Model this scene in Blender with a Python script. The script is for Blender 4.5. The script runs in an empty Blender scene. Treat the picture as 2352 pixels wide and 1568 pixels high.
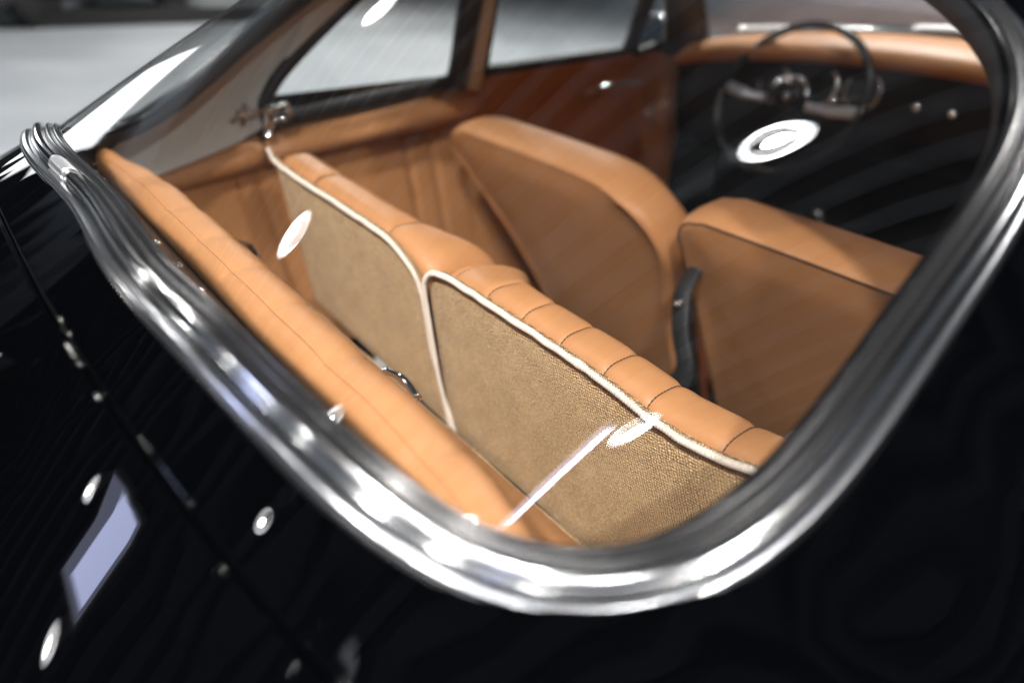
import bpy, math, random
import numpy as np
from mathutils import Vector, Matrix, Euler
from mathutils.geometry import delaunay_2d_cdt
rng = np.random.RandomState(3)
S = bpy.context.scene
COL = S.collection
R = math.radians

# ------------------------------------------------------------ camera
cam = bpy.data.cameras.new('camera')
cam_o = bpy.data.objects.new('camera', cam)
COL.objects.link(cam_o)
S.camera = cam_o
cam_o.location = (0.60801, -0.40836, 1.20295)
cam_o.rotation_euler = (1.0323252, -0.0524283, 0.8808363)
cam.sensor_width = 36
cam.lens = 1557.867 / 2352 * 36
cam.clip_start = 0.02
cam.clip_end = 200
cam.dof.use_dof = True
cam.dof.focus_distance = 0.63
cam.dof.aperture_fstop = 1.9
cam.dof.aperture_blades = 9
cam.dof.aperture_rotation = R(12)

# ------------------------------------------------------------ world, exposure
w = bpy.data.worlds.new('World')
S.world = w
w.use_nodes = True
bg = w.node_tree.nodes['Background']
bg.inputs[0].default_value = (0.50, 0.58, 0.70, 1)
bg.inputs[1].default_value = 0.22
S.view_settings.view_transform = 'Standard'
S.view_settings.look = 'None'
S.view_settings.gamma = 1
S.view_settings.exposure = 1.05
S.cycles.use_denoising = True
S.cycles.transparent_max_bounces = 24
S.cycles.max_bounces = 10
S.cycles.sample_clamp_indirect = 6
S.cycles.sample_clamp_direct = 0
S.cycles.caustics_reflective = False
S.cycles.caustics_refractive = False
S.cycles.blur_glossy = 0.3

# ------------------------------------------------------------ node materials
def mat(name):
    m = bpy.data.materials.new(name)
    m.use_nodes = True
    nt = m.node_tree
    return m, nt, nt.nodes['Principled BSDF']

def principled(name, col, rough=0.5, metal=0.0, spec=0.5, coat=0.0, noise=0.0, nscale=60, bump=0.0, bscale=400,
               rvar=0.0, sheen=0.0, coat_rough=0.03):
    m, nt, p = mat(name)
    p.inputs['Base Color'].default_value = (*col, 1)
    p.inputs['Roughness'].default_value = rough
    p.inputs['Metallic'].default_value = metal
    p.inputs['Specular IOR Level'].default_value = spec
    p.inputs['Coat Weight'].default_value = coat
    p.inputs['Coat Roughness'].default_value = coat_rough
    p.inputs['Sheen Weight'].default_value = sheen
    tc = nt.nodes.new('ShaderNodeTexCoord')
    if noise:
        n = nt.nodes.new('ShaderNodeTexNoise')
        n.inputs['Scale'].default_value = nscale
        n.inputs['Detail'].default_value = 5
        nt.links.new(tc.outputs['Object'], n.inputs['Vector'])
        mx = nt.nodes.new('ShaderNodeMix'); mx.data_type = 'RGBA'
        mx.inputs['A'].default_value = (*[c * (1 - noise) for c in col], 1)
        mx.inputs['B'].default_value = (*[min(1, c * (1 + noise)) for c in col], 1)
        nt.links.new(n.outputs['Fac'], mx.inputs['Factor'])
        nt.links.new(mx.outputs['Result'], p.inputs['Base Color'])
    if rvar:
        n = nt.nodes.new('ShaderNodeTexNoise'); n.inputs['Scale'].default_value = nscale * .6
        nt.links.new(tc.outputs['Object'], n.inputs['Vector'])
        mr = nt.nodes.new('ShaderNodeMapRange')
        mr.inputs['To Min'].default_value = rough - rvar; mr.inputs['To Max'].default_value = rough + rvar
        nt.links.new(n.outputs['Fac'], mr.inputs['Value']); nt.links.new(mr.outputs['Result'], p.inputs['Roughness'])
    if bump:
        n = nt.nodes.new('ShaderNodeTexVoronoi'); n.inputs['Scale'].default_value = bscale
        nt.links.new(tc.outputs['Object'], n.inputs['Vector'])
        b = nt.nodes.new('ShaderNodeBump'); b.inputs['Strength'].default_value = bump; b.inputs['Distance'].default_value = 0.0006
        nt.links.new(n.outputs['Distance'], b.inputs['Height']); nt.links.new(b.outputs['Normal'], p.inputs['Normal'])
    return m

M = {}
M['paint'] = principled('black_paint', (0.0007, 0.0008, 0.0011), 0.012, spec=0.19)
M['paint_in'] = principled('black_inner_paint', (0.006, 0.007, 0.009), 0.42, spec=0.3)
M['chrome'] = principled('polished_chrome', (0.80, 0.80, 0.79), 0.07, metal=1)
M['alu'] = principled('polished_aluminium', (0.66, 0.665, 0.67), 0.12, metal=1)
M['trim'] = principled('satin_trim_strip', (0.42, 0.43, 0.45), 0.20, metal=1)
M['spoke'] = principled('brushed_spoke', (0.75, 0.78, 0.82), 0.35, metal=.5)
M['clip'] = principled('satin_aluminium', (0.72, 0.73, 0.74), 0.36, metal=1)
M['rubber'] = principled('glossy_black_rubber', (0.014, 0.014, 0.015), 0.18, spec=0.9, rvar=0.04, nscale=40)
M['rubber_dull'] = principled('dull_black_rubber', (0.012, 0.012, 0.014), 0.5)
M['leather'] = principled('tan_leather', (0.52, 0.236, 0.096), 0.46, spec=0.38, noise=0.06, nscale=9, bump=0.22, bscale=900, rvar=0.06)
M['thread'] = principled('brown_thread', (0.07, 0.03, 0.015), 0.8)
M['headliner'] = principled('beige_headliner', (0.68, 0.68, 0.66), 0.9, noise=0.08, nscale=500, bump=0.3, bscale=700)
M['piping'] = principled('cream_cord', (0.76, 0.66, 0.56), 0.75, noise=0.08, nscale=900, sheen=0.2)
M['wiper'] = principled('bright_silver_wiper', (0.86, 0.87, 0.88), 0.35, metal=.4)
M['black'] = principled('black_plastic', (0.006, 0.006, 0.007), 0.25, spec=0.6)
M['webbing'] = principled('black_webbing', (0.012, 0.012, 0.013), 0.6)
M['dashpaint'] = principled('black_dash_paint', (0.005, 0.005, 0.007), 0.5, spec=0.25)
M['carpet_dark'] = principled('dark_floor_carpet', (0.05, 0.035, 0.022), 0.95, noise=0.3, nscale=300)
M['instrument'] = principled('instrument_face', (0.01, 0.012, 0.01), 0.4)
M['tyre'] = principled('tyre_rubber', (0.012, 0.012, 0.012), 0.7)
M['dark_car'] = principled('dark_car_paint', (0.012, 0.011, 0.012), 0.2, coat=0.6)
M['cabinet'] = principled('grey_green_steel', (0.045, 0.06, 0.065), 0.5, noise=.2, nscale=4)
M['mirrorglass'] = principled('mirror_glass', (0.10, 0.11, 0.12), 0.02, metal=1)

def carpet():
    m, nt, p = mat('looped_beige_carpet')
    tc = nt.nodes.new('ShaderNodeTexCoord')
    # loops in rows: warped sine lattice in the plane of the seat back (object x, z)
    nz = nt.nodes.new('ShaderNodeTexNoise'); nz.inputs['Scale'].default_value = 170; nz.inputs['Detail'].default_value = 2
    nt.links.new(tc.outputs['Object'], nz.inputs['Vector'])
    sc = nt.nodes.new('ShaderNodeVectorMath'); sc.operation = 'SCALE'; sc.inputs['Scale'].default_value = 0.0042
    nt.links.new(nz.outputs['Color'], sc.inputs[0])
    ad = nt.nodes.new('ShaderNodeVectorMath'); ad.operation = 'ADD'
    nt.links.new(tc.outputs['Object'], ad.inputs[0]); nt.links.new(sc.outputs[0], ad.inputs[1])
    sp = nt.nodes.new('ShaderNodeSeparateXYZ'); nt.links.new(ad.outputs[0], sp.inputs[0])
    def sine(out, f):
        a = nt.nodes.new('ShaderNodeMath'); a.operation = 'MULTIPLY'; a.inputs[1].default_value = f
        nt.links.new(out, a.inputs[0])
        b = nt.nodes.new('ShaderNodeMath'); b.operation = 'SINE'; nt.links.new(a.outputs[0], b.inputs[0])
        c = nt.nodes.new('ShaderNodeMath'); c.operation = 'MULTIPLY_ADD'; c.inputs[1].default_value = .5; c.inputs[2].default_value = .5
        nt.links.new(b.outputs[0], c.inputs[0]); return c.outputs[0]
    def mixed(p_, q_, k):
        n_ = nt.nodes.new('ShaderNodeMath'); n_.operation = 'MULTIPLY_ADD'; n_.inputs[1].default_value = k
        nt.links.new(q_, n_.inputs[0]); nt.links.new(p_, n_.inputs[2]); return n_.outputs[0]
    XX = mixed(sp.outputs['X'], sp.outputs['Z'], .38); ZZ = mixed(sp.outputs['Z'], sp.outputs['X'], -.16)
    a = sine(XX, 2 * math.pi / 0.0034); b = sine(ZZ, 2 * math.pi / 0.0030)
    mu = nt.nodes.new('ShaderNodeMath'); mu.operation = 'MULTIPLY'
    nt.links.new(a, mu.inputs[0]); nt.links.new(b, mu.inputs[1])
    fz = nt.nodes.new('ShaderNodeTexNoise'); fz.inputs['Scale'].default_value = 420; fz.inputs['Detail'].default_value = 4
    nt.links.new(tc.outputs['Object'], fz.inputs['Vector'])
    h = nt.nodes.new('ShaderNodeMath'); h.operation = 'MULTIPLY_ADD'; h.inputs[1].default_value = 1.25
    nt.links.new(mu.outputs[0], h.inputs[0]); nt.links.new(fz.outputs['Fac'], h.inputs[2])
    big = nt.nodes.new('ShaderNodeTexNoise'); big.inputs['Scale'].default_value = 28; big.inputs['Detail'].default_value = 5
    nt.links.new(tc.outputs['Object'], big.inputs['Vector'])
    h2 = nt.nodes.new('ShaderNodeMath'); h2.operation = 'MULTIPLY_ADD'; h2.inputs[1].default_value = 0.35
    nt.links.new(big.outputs['Fac'], h2.inputs[0]); nt.links.new(h.outputs[0], h2.inputs[2])
    cr = nt.nodes.new('ShaderNodeValToRGB')
    cr.color_ramp.elements[0].position = 0.30; cr.color_ramp.elements[0].color = (0.32, 0.165, 0.058, 1)
    cr.color_ramp.elements[1].position = 0.78; cr.color_ramp.elements[1].color = (1.0, 0.78, 0.46, 1)
    e = cr.color_ramp.elements.new(0.48); e.color = (0.86, 0.545, 0.26, 1)
    dv = nt.nodes.new('ShaderNodeMath'); dv.operation = 'DIVIDE'; dv.inputs[1].default_value = 2.0
    nt.links.new(h2.outputs[0], dv.inputs[0]); nt.links.new(dv.outputs[0], cr.inputs[0])
    nt.links.new(cr.outputs[0], p.inputs['Base Color'])
    bm = nt.nodes.new('ShaderNodeBump'); bm.inputs['Strength'].default_value = 1.0; bm.inputs['Distance'].default_value = 0.0016
    nt.links.new(h.outputs[0], bm.inputs['Height']); nt.links.new(bm.outputs[0], p.inputs['Normal'])
    p.inputs['Roughness'].default_value = 0.95
    p.inputs['Sheen Weight'].default_value = 0.25
    p.inputs['Specular IOR Level'].default_value = 0.1
    return m
M['carpet'] = carpet()

def glass(name, tint, k):
    m = bpy.data.materials.new(name); m.use_nodes = True
    nt = m.node_tree; nt.nodes.remove(nt.nodes['Principled BSDF'])
    out = nt.nodes['Material Output']
    t = nt.nodes.new('ShaderNodeBsdfTransparent'); t.inputs[0].default_value = (*tint, 1)
    g = nt.nodes.new('ShaderNodeBsdfGlossy'); g.inputs['Roughness'].default_value = 0.0
    lw = nt.nodes.new('ShaderNodeLayerWeight'); lw.inputs['Blend'].default_value = 0.5
    pw = nt.nodes.new('ShaderNodeMath'); pw.operation = 'POWER'; pw.inputs[1].default_value = 5
    nt.links.new(lw.outputs['Facing'], pw.inputs[0])
    ma = nt.nodes.new('ShaderNodeMath'); ma.operation = 'MULTIPLY_ADD'; ma.inputs[1].default_value = 0.9; ma.inputs[2].default_value = 0.042 * k
    ma.use_clamp = True
    nt.links.new(pw.outputs[0], ma.inputs[0])
    mx = nt.nodes.new('ShaderNodeMixShader')
    nt.links.new(ma.outputs[0], mx.inputs[0]); nt.links.new(t.outputs[0], mx.inputs[1]); nt.links.new(g.outputs[0], mx.inputs[2])
    # a trace of dust on the surface
    tc = nt.nodes.new('ShaderNodeTexCoord'); nz = nt.nodes.new('ShaderNodeTexNoise'); nz.inputs['Scale'].default_value = 7; nz.inputs['Detail'].default_value = 6
    nt.links.new(tc.outputs['Object'], nz.inputs['Vector'])
    mr = nt.nodes.new('ShaderNodeMapRange'); mr.inputs['From Min'].default_value = .35; mr.inputs['From Max'].default_value = .75
    mr.inputs['To Min'].default_value = .0005; mr.inputs['To Max'].default_value = .005
    nt.links.new(nz.outputs['Fac'], mr.inputs['Value'])
    df = nt.nodes.new('ShaderNodeBsdfDiffuse'); df.inputs[0].default_value = (.75, .77, .8, 1)
    m2 = nt.nodes.new('ShaderNodeMixShader'); nt.links.new(mr.outputs['Result'], m2.inputs[0])
    nt.links.new(mx.outputs[0], m2.inputs[1]); nt.links.new(df.outputs[0], m2.inputs[2])
    nt.links.new(m2.outputs[0], out.inputs[0])
    return m
M['glass'] = glass('window_glass', (0.95, 0.965, 0.96), 1.9)

def emit(name, col, s):
    m = bpy.data.materials.new(name); m.use_nodes = True
    nt = m.node_tree; nt.nodes.remove(nt.nodes['Principled BSDF'])
    e = nt.nodes.new('ShaderNodeEmission'); e.inputs[0].default_value = (*col, 1); e.inputs[1].default_value = s
    nt.links.new(e.outputs[0], nt.nodes['Material Output'].inputs[0])
    return m

# ------------------------------------------------------------ mesh helpers
def link(name, verts, faces, material=None, parent=None, smooth=True, normals=None):
    me = bpy.data.meshes.new(name)
    me.from_pydata([tuple(map(float, q)) for q in verts], [], [tuple(map(int, f)) for f in faces])
    me.validate()
    if material: me.materials.append(material)
    if smooth: me.polygons.foreach_set('use_smooth', [True] * len(me.polygons))
    me.update()
    if normals is not None:
        me.normals_split_custom_set_from_vertices([tuple(map(float, q)) for q in normals])
    o = bpy.data.objects.new(name, me)
    COL.objects.link(o)
    if parent is not None: o.parent = parent
    return o

class MB:
    def __init__(s): s.v = []; s.f = []; s.n = 0
    def add(s, v, f):
        v = np.asarray(v, float).reshape(-1, 3)
        s.v.append(v); s.f += [tuple(i + s.n for i in q) for q in f]; s.n += len(v); return s
    def build(s, name, m, parent=None, smooth=True):
        return link(name, np.vstack(s.v), s.f, m, parent, smooth)

def grid_faces(a, b, ca=False, cb=False, off=0):
    F = []
    for i in range(a if ca else a - 1):
        for j in range(b if cb else b - 1):
            F.append((off + i * b + j, off + ((i + 1) % a) * b + j, off + ((i + 1) % a) * b + (j + 1) % b, off + i * b + (j + 1) % b))
    return F

def unit(a): a = np.asarray(a, float); return a / (np.linalg.norm(a, axis=-1, keepdims=True) + 1e-12)

def catmull(P, n=8, closed=False):
    P = np.asarray(P, float)
    if closed: E = np.vstack([P[-1:], P, P[:2]])
    else: E = np.vstack([2 * P[0] - P[1], P, 2 * P[-1] - P[-2]])
    out = []
    for i in range(1, len(E) - 2):
        t = np.linspace(0, 1, n, endpoint=False)[:, None]
        a, b, c, d = E[i - 1:i + 3]
        out.append(.5 * (2 * b + (c - a) * t + (2 * a - 5 * b + 4 * c - d) * t ** 2 + (3 * b - a - 3 * c + d) * t ** 3))
    if not closed: out.append(P[-1:])
    return np.vstack(out)

def resample(P, n, closed=False):
    P = np.asarray(P, float)
    Q = np.vstack([P, P[:1]]) if closed else P
    s = np.concatenate([[0], np.cumsum(np.linalg.norm(np.diff(Q, axis=0), axis=1))])
    t = np.linspace(0, s[-1], n + 1)[:-1] if closed else np.linspace(0, s[-1], n)
    return np.stack([np.interp(t, s, Q[:, k]) for k in range(Q.shape[1])], 1)

def tube(P, r, k=10, up=(0, 0, 1), closed=False, caps=True, rib=None, flat=1.0):
    P = np.asarray(P, float); n = len(P)
    r = np.broadcast_to(np.asarray(r, float), (n,))
    T = (np.roll(P, -1, 0) - np.roll(P, 1, 0)) if closed else np.gradient(P, axis=0)
    T = unit(T); up = np.broadcast_to(np.asarray(up, float), T.shape)
    A = unit(np.cross(T, up)); B = unit(np.cross(A, T))
    V = []
    for i in range(n):
        for j in range(k):
            a = 2 * math.pi * j / k
            rr = r[i] * (1 + (rib(i, a) if rib else 0))
            V.append(P[i] + rr * (math.cos(a) * A[i] + flat * math.sin(a) * B[i]))
    F = [f[::-1] for f in grid_faces(n, k, closed, True)]
    if caps and not closed:
        V += [P[0], P[-1]]
        F += [(n * k, j, (j + 1) % k) for j in range(k)]
        F += [(n * k + 1, (n - 1) * k + (j + 1) % k, (n - 1) * k + j) for j in range(k)]
    return V, F

def box(c, s, rot=None, bev=0.0):
    c = np.asarray(c, float); h = np.asarray(s, float) / 2
    if bev <= 0:
        V = np.array([(x, y, z) for x in (-1, 1) for y in (-1, 1) for z in (-1, 1)], float) * h
        F = [(0, 1, 3, 2), (4, 6, 7, 5), (0, 4, 5, 1), (2, 3, 7, 6), (0, 2, 6, 4), (1, 5, 7, 3)]
    else:
        V = []; 
        for sx in (-1, 1):
            for sy in (-1, 1):
                for sz in (-1, 1):
                    V += [(sx * h[0], sy * (h[1] - bev), sz * (h[2] - bev)), (sx * (h[0] - bev), sy * h[1], sz * (h[2] - bev)), (sx * (h[0] - bev), sy * (h[1] - bev), sz * h[2])]
        V = np.array(V)
        import bmesh
        bm = bmesh.new()
        for q in V: bm.verts.new(q)
        r = bmesh.ops.convex_hull(bm, input=bm.verts)
        bm.verts.index_update()
        V = np.array([q.co[:] for q in bm.verts]); F = [tuple(q.index for q in f.verts) for f in bm.faces]
        bm.free()
    if rot is not None:
        Rm = np.array(Euler(rot).to_matrix()); V = V @ Rm.T
    return V + c, F

def lathe(prof, c=(0, 0, 0), axis=(0, 0, 1), k=32):
    ax = Vector(axis).normalized(); q = Vector((0, 0, 1)).rotation_difference(ax).to_matrix(); Rm = np.array(q)
    V = []
    for r, z in prof:
        for j in range(k):
            a = 2 * math.pi * j / k; V.append((r * math.cos(a), r * math.sin(a), z))
    return np.array(V) @ Rm.T + np.array(c, float), [f[::-1] for f in grid_faces(len(prof), k, False, True)]

def ball(c, r, k=14, sc=(1, 1, 1)):
    V, F = lathe([(max(1e-5, math.sin(t)), -math.cos(t)) for t in np.linspace(0, math.pi, 10)], (0, 0, 0), (0, 0, 1), k)
    return V * r * np.array(sc) + np.array(c, float), F

def tps_fit(P, lam=1e-5):
    P = np.asarray(P, float); X = P[:, :2]; n = len(X)
    d = np.linalg.norm(X[:, None] - X[None], axis=2)
    K = np.where(d > 0, d * d * np.log(np.maximum(d, 1e-9)), 0) + lam * np.eye(n)
    Q = np.hstack([np.ones((n, 1)), X])
    A = np.block([[K, Q], [Q.T, np.zeros((3, 3))]])
    sol = np.linalg.solve(A, np.concatenate([P[:, 2], np.zeros(3)]))
    def f(x, y):
        x = np.asarray(x, float); y = np.asarray(y, float); sh = x.shape
        q = np.stack([x.ravel(), y.ravel()], 1)
        d = np.linalg.norm(q[:, None] - X[None], axis=2)
        k = np.where(d > 0, d * d * np.log(np.maximum(d, 1e-9)), 0)
        return (k @ sol[:n] + sol[n] + q @ sol[n + 1:]).reshape(sh)
    return f

def surf_normals(f, x, y, e=2e-3):
    gx = (f(x + e, y) - f(x - e, y)) / (2 * e); gy = (f(x, y + e) - f(x, y - e)) / (2 * e)
    return unit(np.stack([-gx, -gy, np.ones_like(gx)], -1))

def inpoly(P, poly):
    x, y = P[:, 0], P[:, 1]; c = np.zeros(len(P), bool); n = len(poly)
    for i in range(n):
        x1, y1 = poly[i]; x2, y2 = poly[(i + 1) % n]
        if y1 == y2: continue
        c ^= ((y1 > y) != (y2 > y)) & (x < (x2 - x1) * (y - y1) / (y2 - y1) + x1)
    return c

def dist_poly(P, poly):
    d = np.full(len(P), 1e9); n = len(poly)
    for i in range(n):
        a = poly[i]; b = poly[(i + 1) % n]; e = b - a
        t = np.clip(((P - a) @ e) / (e @ e + 1e-12), 0, 1)
        d = np.minimum(d, np.linalg.norm(P - a - t[:, None] * e, axis=1))
    return d

def region_mesh(outer, holes, step):
    """Triangulate a plan region with holes: returns 2D points and faces."""
    outer = np.asarray(outer, float); holes = [np.asarray(h, float) for h in holes]
    V = []; E = []
    for poly in [outer] + holes:
        b = len(V); V += [Vector(q) for q in poly]; E += [(b + i, b + (i + 1) % len(poly)) for i in range(len(poly))]
    lo = outer.min(0); hi = outer.max(0)
    gx, gy = np.meshgrid(np.arange(lo[0], hi[0], step), np.arange(lo[1], hi[1], step))
    G = np.stack([gx.ravel(), gy.ravel()], 1)
    G[:, 0] += (np.round((G[:, 1] - lo[1]) / step) % 2) * step / 2
    ok = inpoly(G, outer) & (dist_poly(G, outer) > step * .6)
    for h in holes: ok &= ~inpoly(G, h) & (dist_poly(G, h) > step * .6)
    V += [Vector(q) for q in G[ok]]
    ov, oe, of, _, _, _ = delaunay_2d_cdt(V, E, [], 0, 1e-6)
    ov = np.array([q[:] for q in ov]); fc = []
    cen = np.array([ov[list(f)].mean(0) for f in of])
    keep = inpoly(cen, outer)
    for h in holes: keep &= ~inpoly(cen, h)
    for f, k in zip(of, keep):
        if k: 
            a, b, c = ov[f[0]], ov[f[1]], ov[f[2]]
            fc.append(tuple(f) if (b[0] - a[0]) * (c[1] - a[1]) - (b[1] - a[1]) * (c[0] - a[0]) > 0 else tuple(f)[::-1])
    return ov, fc

def thing(name, label, cat, group=None, loc=(0, 0, 0)):
    o = bpy.data.objects.new(name, None); COL.objects.link(o); o.location = loc
    o['label'] = label; o['category'] = cat
    if group: o['group'] = group
    return o
def structure(o, kind='structure'): o['kind'] = kind; return o
def mirror(P): P = np.asarray(P, float).copy(); P[..., 0] *= -1; return P

# ============================================================ THE HALL
def floor_mat():
    m, nt, p = mat('polished_concrete')
    tc = nt.nodes.new('ShaderNodeTexCoord')
    n = nt.nodes.new('ShaderNodeTexNoise'); n.inputs['Scale'].default_value = 0.9; n.inputs['Detail'].default_value = 8
    nt.links.new(tc.outputs['Object'], n.inputs['Vector'])
    cr = nt.nodes.new('ShaderNodeValToRGB')
    cr.color_ramp.elements[0].position = .3; cr.color_ramp.elements[0].color = (0.31, 0.335, 0.36, 1)
    cr.color_ramp.elements[1].position = .7; cr.color_ramp.elements[1].color = (0.45, 0.48, 0.51, 1)
    nt.links.new(n.outputs['Fac'], cr.inputs[0]); nt.links.new(cr.outputs[0], p.inputs['Base Color'])
    p.inputs['Roughness'].default_value = 0.6; p.inputs['Specular IOR Level'].default_value = 0.3
    return m
FL = floor_mat()
v, f = box((0, 0, -0.05), (44, 44, 0.1)); structure(link('floor', v, f, FL, smooth=False))

wall_mat = principled('dark_hall_wall', (0.035, 0.037, 0.042), 0.8, noise=.3, nscale=1)
v, f = box((6.2, 0, 2.1), (.2, 30, 4.3)); structure(link('wall', v, f, wall_mat, smooth=False))
CEIL = 4.3
v, f = box((-13.6, 0, .87), (.2, 30, 1.74)); lw_ = structure(link('wall', v, f, wall_mat, smooth=False))
v, f = box((-13.6, -.65, 4.0), (.2, 3.5, .45)); link('wall_section', v, f, wall_mat, lw_, smooth=False)
for y0, y1 in ((-15, -2.4), (1.1, 15)):
    v, f = box((-13.6, (y0 + y1) / 2, 3.0), (.2, y1 - y0, 2.52)); link('wall_section', v, f, wall_mat, lw_, smooth=False)
DAY = emit('bright_daylight_behind_glass', (0.93, 0.97, 1.0), 2.2)
wn = thing('hall_window', 'wide daylight window high in the far left wall of the hall', 'window', loc=(-13.6, -.65, 2.7))
v, f = box((0, 0, 0), (.04, 3.5, 1.9)); link('bright_pane', v, f, DAY, wn, smooth=False)
for yy_ in (-1.75, 1.75):
    v, f = box((.05, yy_, 0), (.06, .05, 1.9)); link('window_bar', v, f, principled('window_bar_paint', (.3, .3, .3)), wn, smooth=False)
ceil_mat = principled('dark_ceiling', (0.24, 0.265, 0.31), 0.8, noise=.2, nscale=1.5)
beam_mat = principled('black_beam', (0.012, 0.012, 0.014), 0.6)
v, f = box((0, 0, CEIL + .1), (30, 30, 0.1)); ce = structure(link('ceiling', v, f, ceil_mat, smooth=False))
BEAM_ROT = 0.0
for i in range(-24, 25):
    v, f = box((i * 0.42 + .03, 0, CEIL - 0.02), (0.15, 26, 0.14)); b = link('beam', v, f, beam_mat, ce, smooth=False)

# hung lamps (round, bright disc inside a lit ring), some of them added unseen fill
LAMP_DISC = emit('lamp_disc_light', (1.0, 0.97, 0.93), 260)
LAMP_RING = emit('lamp_ring_light', (0.95, 0.97, 1.0), 14)
lamp_shade_mat = principled('white_lamp_shade', (0.7, 0.7, 0.7), 0.5)
FILL_STRONG = emit('fill_disc_strong_light', (1.0, 0.965, 0.92), 1100)  # disc of the added fill lamps only
def lamp(loc, r, label, strong=False):
    t = thing('ceiling_lamp', label, 'lamp', 'round lamps hung under the ceiling', loc)
    v, f = lathe([(r * 1.03, 0.0), (r * 1.0, .05), (r * .55, .18), (.05, .24), (.03, .3)], k=40); link('shade', v, f, lamp_shade_mat, t)
    v, f = lathe([(r * .70, .05), (r * 1.0, -.002)], k=40); link('lit_ring', v, f[:], LAMP_RING, t)
    v, f = lathe([(.0005, -.03), (r * .36, -.03)], k=40); link('light_disc', v, f, FILL_STRONG if strong else LAMP_DISC, t)
    v, f = tube([(0, 0, .28), (0, 0, CEIL - loc[2])], .015, 8); link('stem', v, f, M['black'], t)
    return t
LAMPS = [((.67, .49, 3.6), .14, 'round ceiling lamp hanging straight above the rear window of the coupe'),
         ((-2.44, -1.33, 3.6), .17, 'round ceiling lamp to the left of the rear window'),
         ((-3.78, .59, 3.6), .18, 'round ceiling lamp mirrored in the upper left of the glass'),
         ((2.45, -.80, 3.6), .12, 'round ceiling lamp over the right rear wing'),
         ((-.06, -1.84, 3.6), .10, 'round ceiling lamp behind the engine lid in the middle'),
         ((-1.27, -4.12, 3.6), .115, 'round ceiling lamp well behind the tail, left of the middle'),
         ((-2.02, -3.33, 3.6), .115, 'round ceiling lamp behind the left rear wing'),
         ((2.2, -1.9, 3.6), .235, 'unseen round fill lamp added behind the right rear wing'),  # added fill for the carpeted seat backs
         ((-1.1, 2.9, 3.6), .24, 'unseen round fill lamp added over the bonnet'),  # added to brighten the dash pad through the windscreen
         ((-6.2, 3.0, 3.6), .21, 'unseen round fill lamp added far to the left of the bonnet'),  # added to light the floor on the left
         ((-7.5, -4.6, 3.6), .21, 'unseen round fill lamp added far to the left of the tail'),  # unseen, put in for more light on the floor
         ((1.15, -2.02, 3.6), .235, 'large unseen fill lamp added just behind the right rear corner'),  # second added fill for the seat-back carpet
         ((4.5, -.35, 3.6), .23, 'large unseen fill lamp added far out to the right of the rear window'),  # added to brighten the left pillar lining
         ((3.7, -1.7, 3.6), .19, 'unseen round fill lamp added far to the right of the tail'),  # added fill for the lining and trim on the left side
         ((-5.2, 5.6, 3.6), .21, 'unseen round fill lamp added ahead and to the left of the bonnet'),  # another added source for the floor light
         ((-9.6, 4.2, 3.6), .21, 'unseen round fill lamp added above the far parked car')]  # added floor light at the far end
for l, r, s in LAMPS: lamp(l, r, s, r > .2)
PANEL = emit('cool_panel_light', (0.60, 0.66, 1.0), 15)
PANEL_DIM = emit('cool_panel_frosted_edge', (0.66, 0.70, 1.0), 2.6)
def panel(c, sx, sy, rot, label, name='ceiling_panel_light'):
    t = thing(name, label, 'panel light', None, c)
    v, f = box((0, 0, .03), (sx, sy, .05), (0, 0, rot)); link('housing', v, f, lamp_shade_mat, t, smooth=False)
    v, f = box((0, 0, 0), (sx * .92, sy * .92, .006), (0, 0, rot)); link('frosted_edge', v, f, PANEL_DIM, t, smooth=False)
    v, f = box((sx * .10, sy * .04, -.006), (sx * .58, sy * .8, .006), (0, 0, rot)); link('diffuser', v, f, PANEL, t, smooth=False)
panel((-1.45, -3.45, 3.62), .66, .92, .1, 'cool white rectangular light panel above the engine lid')
panel((2.42, -1.26, 3.6), .12, .95, .45, 'long narrow cool white strip light above the right rear corner')

# ============================================================ THE CAR
car = thing('vintage_car', 'glossy black vintage coupe with tan leather interior seen through its chromed rear window', 'car')

# ---- rear window line (glass edge), right half from bottom centre to top centre
CH = np.array([[0, -.3091, 1.0107], [.1629, -.3151, 1.0113], [.3128, -.2954, .9924], [.4235, -.2614, .9575], [.4796, -.1865, .9512],
               [.4953, -.0988, .9974], [.4929, .0167, 1.0792], [.4592, .1207, 1.1616], [.2852, .179, 1.2346], [0, .207, 1.2762]])
full = np.vstack([CH, mirror(CH)[::-1][1:-1]])
C = catmull(full, 16, closed=True)           # 288 points, bottom centre -> right -> top -> left
C = resample(C, 288, True)
FC = np.fft.fft(C, axis=0); hk = np.abs(np.fft.fftfreq(288, 1 / 288)); FC *= np.clip((14 - hk) / 6, 0, 1)[:, None] ** 1.0
C = np.fft.ifft(FC, axis=0).real
C = (C + np.roll(mirror(C)[::-1], 1, axis=0)) / 2          # exactly symmetric
NC = len(C); HALF = NC // 2
T = unit(np.roll(C, -1, 0) - np.roll(C, 1, 0))
nx = unit(np.stack([T[:, 1], -T[:, 0]], 1))
fr = np.minimum(np.arange(NC), NC - np.arange(NC)) / HALF
beta = np.radians(np.interp(fr, [0, .1, .19, .27, .35, .43, .56, 1], [19, 14, 7, 8, 22, 42, 52, -10]))
O = np.stack([nx[:, 0] * np.cos(beta), nx[:, 1] * np.cos(beta), -np.sin(beta)], 1)
k9 = np.hanning(53)[1:-1]; k9 /= k9.sum()
for c in range(3):
    O[:, c] = np.convolve(np.concatenate([O[-25:, c], O[:, c], O[:25, c]]), k9, 'valid')
O = unit(O - T * (O * T).sum(1)[:, None])
NN = unit(np.cross(T, O)); NN *= np.sign(NN[:, 2:3] + 1e-9)
SW = 0.0355

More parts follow.
